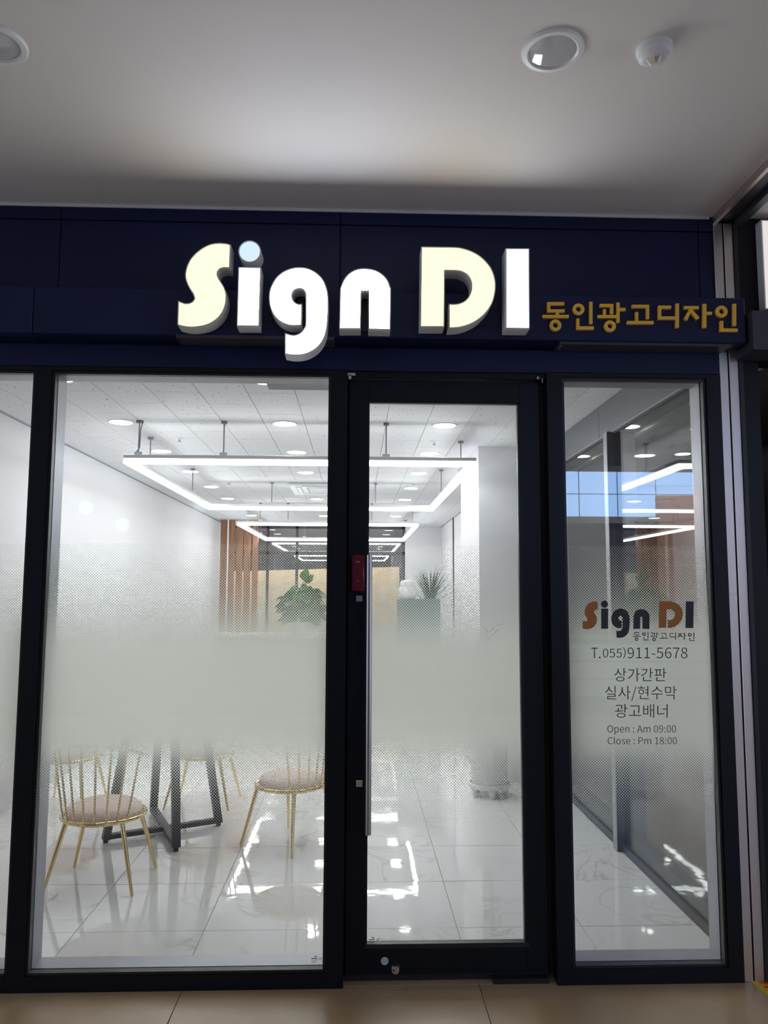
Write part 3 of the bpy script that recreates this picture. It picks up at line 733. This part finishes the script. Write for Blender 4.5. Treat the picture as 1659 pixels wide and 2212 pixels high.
# ------------------------------------------------------------------ window lettering
VY0, VY1 = .0212, .0222
def crop2(x, y): return 1180+x*479/1659.0, 1200+y*500/1732.0
lg = thing('logo_decal', 'printed brown and black logo on the narrow window', 'lettering', on_y(1380, 1360, VY0))
bounds = {'S': (272,386,343,551), 'i': (411,464,397,548), 'g': (487,624,397,616), 'n': (652,773,401,549), 'D': (841,1022,343,543), 'I': (1042,1103,343,543)}
def fit(pts, bx, src):
    u0, u1 = min(p[0] for p in src), max(p[0] for p in src); v0, v1 = min(p[1] for p in src), max(p[1] for p in src)
    out = []
    for p in pts:
        s = (p[0]-u0)/(u1-u0); t = (v1-p[1])/(v1-v0)
        w_ = on_y(*crop2(bx[0]+(bx[1]-bx[0])*s, bx[2]+(bx[3]-bx[2])*t), VY0); out.append((w_.x, w_.z))
    return out
for ch, pts in LETDATA.items():
    B().prism(fit(pts, bounds[ch], pts), VY0, VY1).build('logo_letter', 'vbrown' if ch in 'SD' else 'vblack', lg)
B().prism(fit(DOT, (409,462,337,390), DOT), VY0, VY1).build('logo_letter', 'vblack', lg)
kd = thing('korean_name_decal', 'small black Korean shop name printed under the logo', 'lettering', on_y(1434, 1375, VY0))
def mp_dec(x, y):
    w_ = on_y(*crop2(645+(x-72)/(1446-72)*(1112-645), 572+(y-690)/(900-690)*68), VY0); return (w_.x, w_.z)
for nm, st in HAN: hangul(st, mp_dec, VY0, VY1, 2.5).build('decal_letter', 'vblack', kd)

# Blender's own bundled sans typeface; the built-in one is used where it is missing
NOTO = None
try:
    import os
    fp = os.path.join(bpy.utils.system_resource('DATAFILES', path='fonts'), 'Noto Sans CJK Regular.woff2')
    if os.path.exists(fp): NOTO = bpy.data.fonts.load(fp)
except Exception: NOTO = None
def text_mesh(body):
    cu = bpy.data.curves.new('txt', 'FONT'); cu.body = body
    if NOTO: cu.font = NOTO; cu.offset = -.002
    cu.size = 1; cu.resolution_u = 3
    ob = bpy.data.objects.new('txt', cu); COL.objects.link(ob)
    bpy.context.view_layer.update()
    dg = bpy.context.evaluated_depsgraph_get(); ev = ob.evaluated_get(dg)
    me = bpy.data.meshes.new_from_object(ev); bpy.data.objects.remove(ob, do_unlink=True); bpy.data.curves.remove(cu)
    return me
def text_decal(name, parts, label):
    allo = []
    t = None
    for body, bx in parts:
        me = text_mesh(body); me.name = 'printed_text'
        xs_ = [v.co.x for v in me.vertices]; ys_ = [v.co.y for v in me.vertices]
        if not xs_: continue
        u0, u1, v0, v1 = min(xs_), max(xs_), min(ys_), max(ys_)
        for v in me.vertices:
            s = (v.co.x-u0)/(u1-u0); r = (v1-v.co.y)/(v1-v0)
            w_ = on_y(*crop2(bx[0]+(bx[1]-bx[0])*s, bx[2]+(bx[3]-bx[2])*r), VY0); v.co = w_
        me.materials.clear(); me.materials.append(MT['vblack'])
        o = bpy.data.objects.new(name, me); COL.objects.link(o); allo.append(o)
    if len(allo) == 1: tag(allo[0], label, 'lettering'); return
    r = thing(name, label, 'lettering', on_y(*crop2(700, 730), VY0))
    for o in allo: o.name = 'printed_text'; o.parent = r; o.matrix_parent_inverse = base_inv(r)
text_decal('phone_number_decal', [('T', (337,385,690,768)), ('.', (393,407,756,769)), ('055', (423,566,697,764)), (')', (574,594,686,771)), ('911-5678', (608,1057,688,770))], 'black telephone number T.055)911-5678 printed on the narrow window')
text_decal('service_line_decal', [('상가간판', (510,898,842,942))], 'black Korean line 상가간판 printed below the telephone number')
text_decal('service_line_decal', [('실사/현수막', (440,975,976,1088))], 'black Korean line 실사/현수막 with a slash in it, on the narrow window')
text_decal('service_line_decal', [('광고배너', (514,908,1112,1214))], 'black Korean line 광고배너 printed above the opening hours')
text_decal('opening_hours_decal', [('Open : Am 09:00', (457,971,1270,1341))], 'black opening hours line Open : Am 09:00 on the narrow window')
text_decal('opening_hours_decal', [('Close : Pm 18:00', (459,977,1356,1413))], 'black closing hours line Close : Pm 18:00 on the narrow window')

# ================================================================== GALLERY CEILING FITTINGS
def gallery_light(px, py, label):
    p = on_z(px, py, ZG)
    t = thing('gallery_downlight', label, 'light', p)
    B().lathe([(.098, .002), (.098, -.005), (.094, -.010), (.080, -.011), (.074, -.006), (.074, .002)], 40, p).build('trim_ring', 'whitep', t, smooth=True)
    B().lathe([(.0745, -.004), (.0735, -.0055), (.05, -.009), (.02, -.0105), (.0, -.011)], 40, p).build('lens', 'lens', t, smooth=True)
gallery_light(1194, 108, 'unlit round white downlight beside the heat detector on the gallery ceiling')
gallery_light(-12, 92, 'unlit round white downlight at the edge of the gallery ceiling, cut off by the picture')
p = on_z(1413, 103, ZG)
t = thing('heat_detector', 'small white round heat detector on the gallery ceiling', 'detector', p)
B().lathe([(.055, .001), (.055, -.014), (.050, -.018)], 36, p).build('base', 'whitep', t, smooth=True)
B().lathe([(.050, -.018), (.049, -.030), (.040, -.038), (.026, -.041), (0, -.041)], 36, p).build('housing', 'whitep', t, smooth=True)
for k in range(6):
    a = k*math.pi/3
    B().bar(p+Vector((.024*math.cos(a), .024*math.sin(a), -.040)), p+Vector((.012*math.cos(a), .012*math.sin(a), -.060)), .006, .003).build('cage_arm', 'whitep', t)
B().lathe([(0, -.064), (.013, -.064), (.014, -.058), (0, -.057)], 20, p).build('cage_disc', 'whitep', t, smooth=True)
B().lathe([(.012, -.041), (.010, -.054), (0, -.054)], 14, p).build('sensor', 'gold', t, smooth=True)

# ================================================================== SHOP CEILING FITTINGS
proto = None
for k in range(9):
    for x in (-1.785, -.555, .664):
        y = 1.28+1.2295*k
        if proto is None:
            proto = thing('ceiling_downlight', 'round lit downlight recessed in the white shop ceiling', 'light', (0, 0, 0), 'recessed downlights of the shop ceiling')
            B().lathe([(.098, .004), (.098, -.003), (.092, -.006), (.084, -.004)], 32).build('trim_ring', 'whitem', proto, smooth=True, world=False)
            B().lathe([(.0845, -.0045), (.0845, -.002)], 32).build('diffuser', 'down', proto, world=False)
            o = proto
        else: o = copy_tree(proto)
        o.location = (x, y, ZC)
        o['label'] = {-1.785: 'round lit ceiling downlight in the row beside the long white wall', -.555: 'round lit ceiling downlight in the middle row, in line with the cassette air conditioner', .664: 'round lit ceiling downlight in the row in line with the column'}[x]
def pendant(x0, x1, y0, y1, z, label, rods, cable=None):
    t = thing('pendant_light_frame', label, 'light', ((x0+x1)/2, (y0+y1)/2, z), 'suspended rectangular light frames')
    w = .045
    for (a, b_, c, d) in ((x0, x1, y0, y0+w), (x0, x1, y1-w, y1), (x0, x0+w, y0+w, y1-w), (x1-w, x1, y0+w, y1-w)):
        h = B().box(a, b_, c, d, z+.034, z+.062).build('housing', 'whitem', t, bevel=.002)
        B().box(a+.004, b_-.004, c+.004, d-.004, z+.030, z+.034).build('gasket', 'greym', h)
        B().box(a+.002 if b_-a > .1 else a+.001, b_-.002 if b_-a > .1 else b_-.001, c+(.001 if d-c < .1 else -.001), d-(.001 if d-c < .1 else -.001), z-.004, z+.030).build('light_tube', 'led', t)
    for (x, y) in rods:
        r = B().tube([(x, y, z+.06), (x, y, ZC)], .0055, 8).build('suspension_rod', 'greym', t, smooth=True)
        B().box(x-.02, x+.02, y-.015, y+.015, ZC-.02, ZC+.001).build('ceiling_mount', 'greym', r)
        B().box(x-.028, x+.028, y-.012, y+.012, z+.06, z+.085).build('clamp', 'whitem', r)
    if cable:
        x, y = cable
        B().tube([(x+.03, y, ZC), (x+.012, y, ZC-.06), (x+.008, y, ZC-.18), (x+.008, y, z+.12), (x-.03, y, z+.065)], .004, 6).build('cable', 'greym', t, smooth=True)
PX0, PX1, PZ = -1.735, .895, 2.537
pendant(PX0, PX1, 2.43, 5.79, PZ, 'large suspended rectangle of white light tubes, the one over the tables by the window',
        [(-1.63, 2.45), (-1.0, 2.45), (.215, 2.45), (PX0+.022, 3.09), (PX1-.022, 3.14), (PX0+.022, 4.77), (PX1-.022, 4.69), (-1.0, 5.77), (.215, 5.77)], (-1.63, 2.45))
pendant(PX0, PX1, 7.95, 11.5, PZ, 'suspended rectangle of white light tubes further back, before the rear window',
        [(-1.4, 7.97), (-1.0, 7.97), (.215, 7.97), (PX0+.022, 8.9), (PX1-.022, 8.9), (PX0+.022, 10.6), (PX1-.022, 10.6), (-1.0, 11.48), (.215, 11.48)])
# cassette air conditioner
ac = thing('cassette_air_conditioner', 'square white cassette air conditioner in the shop ceiling', 'air conditioner', (-.34, 6.25, ZC))
acx, acy = -.34, 6.25
B().box(acx-.475, acx+.475, acy-.475, acy+.475, ZC-.031, ZC-.001).build('panel', 'whitep', ac, bevel=.012)
gr = B().box(acx-.27, acx+.27, acy-.27, acy+.27, ZC-.036, ZC-.028).build('grille', 'alu', ac, bevel=.003)
for k in range(9): B().box(acx-.25, acx+.25, acy-.24+.06*k-.012, acy-.24+.06*k+.012, ZC-.039, ZC-.035).build('grille_slat', 'whitep', gr)
for a, b_, c, d in ((-.32, .32, -.40, -.33), (-.32, .32, .33, .40), (-.40, -.33, -.32, .32), (.33, .40, -.32, .32)):
    B().box(acx+a, acx+b_, acy+c, acy+d, ZC-.033, ZC-.029).build('air_slot', 'greym', ac)
    B().box(acx+a+.01, acx+b_-.01, acy+c+.012, acy+d-.012, ZC-.038, ZC-.031).build('flap', 'whitep', ac)
o = B().lathe([(.10, .002), (.10, -.006), (.07, -.012), (0, -.014)], 28, on_z(632, 1076, ZC)).build('air_diffuser', 'whitem', smooth=True); tag(o, 'flat round white air diffuser behind the cassette air conditioner', 'vent')
for i, (px, py) in enumerate(((388, 946), (495, 1040), (938, 953), (893, 1042))):
    p = on_z(px, py, ZC)
    t = thing('sprinkler_head', 'tiny white sprinkler head on the shop ceiling between downlights', 'sprinkler', p, 'sprinkler heads of the shop ceiling')
    B().lathe([(.035, .001), (.03, -.006), (.012, -.008), (.010, -.02)], 18, p).build('escutcheon', 'whitem', t, smooth=True)
    B().lathe([(.0, -.034), (.018, -.034), (.018, -.031), (.006, -.03), (.006, -.019)], 14, p).build('deflector', 'alu', t)
# grey box over the door, behind the glass
a0 = on_y(580, 842, .29)
t = thing('air_curtain', 'long grey box mounted over the door behind the wide window', 'air curtain', (.2, .2, 2.5))
B().box(a0.x, .62, .152, .29, a0.z, a0.z+.14).build('casing', 'curtain', t, bevel=.004)
for px in (612, 635, 680):
    q = on_y(px, 822, .152); B().box(q.x-.006, q.x+.006, .150, .153, q.z-.008, q.z+.008).build('slot', 'greym', t)
q = on_y(593, 820, .152); B().box(q.x-.006, q.x+.008, .150, .153, q.z-.012, q.z+.012).build('label_plate', 'corrlt', t)

# ================================================================== FURNITURE
def make_chair(label):
    t = thing('dining_chair', label, 'chair', (0, 0, 0), 'gold chairs around the round table')
    R, zs = .220, .362
    n = 40
    B().tube([(R*math.cos(2*math.pi*k/n), R*math.sin(2*math.pi*k/n), zs) for k in range(n)], .0125, 10, closed=True).build('seat_frame', 'gold', t, smooth=True, world=False)
    B().lathe([(.0, zs-.012), (.19, zs-.012), (.204, zs+.004), (.204, zs+.022), (.196, zs+.042), (.17, zs+.060), (.12, zs+.074), (.06, zs+.079), (0, zs+.080)], 36).build('seat', 'pink', t, smooth=60, world=False)
    for sx in (-1, 1):
        for sy in (-1, 1):
            B().tube([(sx*.150, sy*.145, zs), (sx*.238, sy*.205, 0)], [.0145, .0075], 12).build('leg', 'gold', t, smooth=True, world=False)
    tops = []
    for k in range(8):
        a = math.radians(270-52.5+15*k); a2 = math.radians(270+(-52.5+15*k)*1.12)
        zt = (.78-.06)*1+.06-.06*(abs(k-3.5)/3.5)**2
        B().tube([(R*math.cos(a), R*math.sin(a), zs+.005), (.275*math.cos(a2), .27*math.sin(a2), zt)], .0062, 8).build('spindle', 'gold', t, smooth=True, world=False)
    pts = []
    for k in range(25):
        q = -56+112*k/24.0; a2 = math.radians(270+q*1.12); pts.append((.275*math.cos(a2), .27*math.sin(a2), .78-.06*(abs(q)/52.5)**2))
    B().tube(pts, .010, 10).build('top_rail', 'gold', t, smooth=True, world=False)
    return t
ch = make_chair('gold spindle-back chair with pink seat, its back turned to the window')
ch.location = (-1.395, 1.19, 0); ch.rotation_euler = (0, 0, math.radians(-3))
for lb, loc, rz in (('gold spindle-back chair with pink seat beside the door post', (-.415, 1.845, 0), 56),
                    ('gold chair on the far side of the round table, seen as thin legs', (-1.15, 2.79, 0), 176),
                    ('gold chair between the round table and the long white wall', (-2.13, 2.70, 0), -93)):
    c = copy_tree(ch); c['label'] = lb; c.location = loc; c.rotation_euler = (0, 0, math.radians(rz))

tb = thing('round_table', 'round white table on a crossed black steel frame', 'table', (-1.27, 2.07, 0))
tc = Vector((-1.30, 2.07, 0))
B().lathe([(0, .712), (.565, .712), (.58, .718), (.58, .734), (.574, .74), (0, .74)], 56, tc).build('table_top', 'table', tb, smooth=30)
feet = [on_z(228, 1820, 0), on_z(472, 1783, 0), on_z(380, 1838, 0), on_z(331, 1757, 0)]
for i in (0, 2):
    A, Bq = feet[i].copy(), feet[i+1].copy(); d = (Bq-A); L = d.length; d.normalize()
    up = Vector((0, 0, 1)); side = d.cross(up)
    tA, tB = A+d*L*.16, Bq-d*L*.16
    dz = .0 if i == 0 else .002
    lf = B().bar(A+up*(.035+dz), Bq+up*(.035+dz), .045, .03).build('foot_bar', 'tsteel', tb)
    B().bar(A+up*.02, tA+up*.705, .045, .05, up=side).build('leg', 'tsteel', tb); B().bar(Bq+up*.02, tB+up*.705, .045, .05, up=side).build('leg', 'tsteel', tb)
    B().bar(tA+up*(.697-dz), tB+up*(.697-dz), .045, .03).build('top_bar', 'tsteel', tb)
    for q in (A, Bq): B().lathe([(.016, 0), (.016, .022)], 12, q).build('foot_pad', 'blackp', lf)

# tall potted plant in front of the column
pp = on_z(1060, 1722, 0); pp = Vector((pp.x, pp.y+.06, 0))
pt = thing('plant_trolley', 'white plastic plant trolley with short feet standing before the column', 'stand', pp)
B().lathe([(0, .065), (.150, .065), (.165, .072), (.165, .10), (.155, .104), (.145, .085), (0, .085)], 36, pp).build('tray', 'whitep', pt, smooth=30)
for k in range(5):
    a = math.radians(-90+72*k); c = pp+Vector((.125*math.cos(a), .125*math.sin(a), 0))
    B().lathe([(.018, 0), (.022, .03), (.03, .067)], 12, c).build('foot', 'whitep', pt, smooth=True)
pl = thing('potted_plant', 'tall plant with narrow leaves in a pale cylinder pot on a trolley', 'plant', pp+Vector((0, 0, .086)))
B().lathe([(0, .086), (.115, .086), (.14, .10), (.15, .50), (.14, .505), (.135, .47), (0, .47)], 36, pp).build('pot', 'pot', pl, smooth=30)
B().lathe([(0, .468), (.134, .471), (.134, .474), (0, .474)], 24, pp).build('soil', 'soil', pl)
B().tube([pp+Vector((0, 0, .46)), pp+Vector((.01, 0, .8)), pp+Vector((-.01, .01, 1.30))], [.014, .012, .008], 8).build('stem', 'stem', pl, smooth=True)
def blade_mesh(L, w, droop, name='leaf', mat='blade', n=6):
    b = B(); rows = []
    for k in range(n+1):
        t = k/n; x = L*t; z = -droop*t*t*L; ww = w*math.sin(math.pi*min(1, .12+.88*t))**.8 if t < 1 else .0008
        rows.append([b.bm.verts.new((x, -ww, z)), b.bm.verts.new((x, 0, z-.25*ww)), b.bm.verts.new((x, ww, z))])
    for r0, r1 in zip(rows, rows[1:]):
        for k in range(2): b.bm.faces.new((r0[k], r0[k+1], r1[k+1], r1[k]))
    return b.mesh(name, mat, smooth=True)
bl1 = blade_mesh(.22, .011, .35)
for k in range(20):
    z = .80+.5*k/20; a = k*2.4
    o = inst('leaf', bl1, pl, (0.0, 0.0, z-.086), (0, math.radians(-35+random.uniform(-15, 15)), a))

# reception desk, cabinet and the plants on them
ds = thing('reception_desk', 'wooden reception desk behind the frosted band of the wide window', 'desk', (-1.1, 7.6, 0))
B().box(-1.95, -.25, 7.35, 7.95, .96, 1.0).build('desk_top', 'cabinet', ds, bevel=.003)
B().box(-1.93, -.27, 7.38, 7.42, 0, .96).build('front_panel', 'desk', ds)
for x in (-1.93, -.31): B().box(x, x+.04, 7.42, 7.93, 0, .96).build('side_panel', 'desk', ds)
kx0, kx1 = on_y(861, 1300, 7.45).x, on_y(951, 1300, 7.45).x
KZ = on_y(880, 1294, 7.5).z
cb = thing('storage_cabinet', 'narrow dark grey-green cabinet carrying the white rounded appliance', 'cabinet', ((kx0+kx1)/2, 7.7, 0))
B().box(kx0, kx1, 7.45, 7.92, 0, KZ).build('body', 'cabdark', cb, bevel=.003)
km = (kx0+kx1)/2
for x0_, x1_, hx_ in ((kx0+.008, km-.003, km-.04), (km+.003, kx1-.008, km+.03)):
    d_ = B().box(x0_, x1_, 7.43, 7.45, .05, KZ-.03).build('door', 'cabdark', cb, bevel=.002)
    B().box(hx_, hx_+.01, 7.41, 7.43, .7, .85).build('handle', 'alu', d_)

def leaf_mesh():
    b = B(); prof = [(0, .004), (.12, .32), (.3, .45), (.55, .40), (.8, .2), (1.0, .005)]
    rows = [[b.bm.verts.new((x*.12, -w_*.11, .016*w_-.02*x*x)), b.bm.verts.new((x*.12, 0, -.02*x*x)), b.bm.verts.new((x*.12, w_*.11, .016*w_-.02*x*x))] for x, w_ in prof]
    for r0, r1 in zip(rows, rows[1:]):
        for k in range(2): b.bm.faces.new((r0[k], r0[k+1], r1[k+1], r1[k]))
    return b.mesh('leaf', 'leaf', smooth=True)
lm = leaf_mesh()
pc = on_y(652, 1300, 7.62)
pb = Vector((pc.x, 7.62, 1.0))
po = thing('leafy_plant', 'bushy green leafy plant on the reception desk', 'plant', pb)
B().lathe([(0, 0), (.10, 0), (.13, .16), (.12, .165), (.11, .14), (0, .14)], 28, pb).build('pot', 'pot', po, smooth=30)
rr = random.Random(3)
for k in range(8):
    a = k*.785+.3; r = rr.uniform(.05, .2); B().tube([pb+Vector((0, 0, .13)), pb+Vector((r*.5*math.cos(a), r*.5*math.sin(a), .3)), pb+Vector((r*math.cos(a), r*math.sin(a), rr.uniform(.45, .68)))], [.006, .005, .003], 6).build('stem', 'stem', po)
for k in range(170):
    z = rr.uniform(.21, .66); rad = .27*math.sqrt(max(.08, 1-((z-.32)/.40)**2))*rr.uniform(.55, 1.05); a = rr.uniform(0, 6.283)
    s = rr.uniform(.95, 1.6)
    o = inst('leaf', lm, po, (rad*math.cos(a), rad*math.sin(a)*.8, z), (rr.uniform(-.7, .7), rr.uniform(-.1, 1.1), a+rr.uniform(-.7, .7))); o.scale = (s, s, s)
for (dx, z, ry, s) in ((.02, .74, -1.3, 1.5), (.05, .70, -.9, 1.4), (.2, .55, .2, 1.4), (-.02, .66, .3, 1.3)):
    o = inst('leaf', lm, po, (dx, -.05, z), (.9, ry, .3)); o.scale = (s, s, s)
    B().tube([pb+Vector((dx*.3, -.02, .4)), pb+Vector((dx, -.05, z))], .004, 6).build('stem', 'leaf', po)
SPY = 8.38
sc_ = on_y(930, 1310, SPY); sb_ = Vector((sc_.x, SPY, 0)); CR = sc_.z
sp2 = thing('spiky_plant', 'tall spiky plant with long thin arching leaves behind the dark cabinet', 'plant', sb_)
B().lathe([(0, 0), (.13, 0), (.16, .36), (.15, .365), (.14, .33), (0, .33)], 28, sb_).build('pot', 'pot', sp2, smooth=30)
B().lathe([(0, .329), (.139, .331), (.139, .335), (0, .335)], 20, sb_).build('soil', 'soil', sp2)
B().tube([sb_+Vector((0, 0, .33)), sb_+Vector((.012, .01, .8)), sb_+Vector((0, 0, CR+.03))], [.022, .019, .016], 10).build('stem', 'stem', sp2, smooth=True)
bls = [blade_mesh(L, .009, dr_, n=8) for L, dr_ in ((.60, .28), (.54, .42), (.46, .60))]
for k in range(90):
    a = rr.uniform(0, 6.283); el = rr.uniform(.75, 1.5)
    if math.sin(a) < -.25: el = rr.uniform(1.3, 1.5)      # keep the blades off the cabinet in front
    inst('leaf', bls[k % 3] if math.sin(a) >= -.25 else bls[0], sp2, (0, 0, CR+rr.uniform(-.10, .03)), (0, -el, a))
# white rounded appliance
wc = on_y(880, 1282, 7.62); c0 = Vector((wc.x, 7.62, KZ))
ap = thing('air_purifier', 'white rounded appliance standing on the narrow dark cabinet', 'appliance', c0)
B().lathe([(0, .0), (.098, .0), (.118, .015), (.124, .06), (.122, .15), (.108, .168), (0, .168)], 32, c0).build('body', 'whitep', ap, smooth=50)
B().lathe([(.100, .166), (.106, .18), (.102, .225), (.085, .25), (.05, .262), (0, .265)], 32, c0).build('cap', 'whitep', ap, smooth=50)
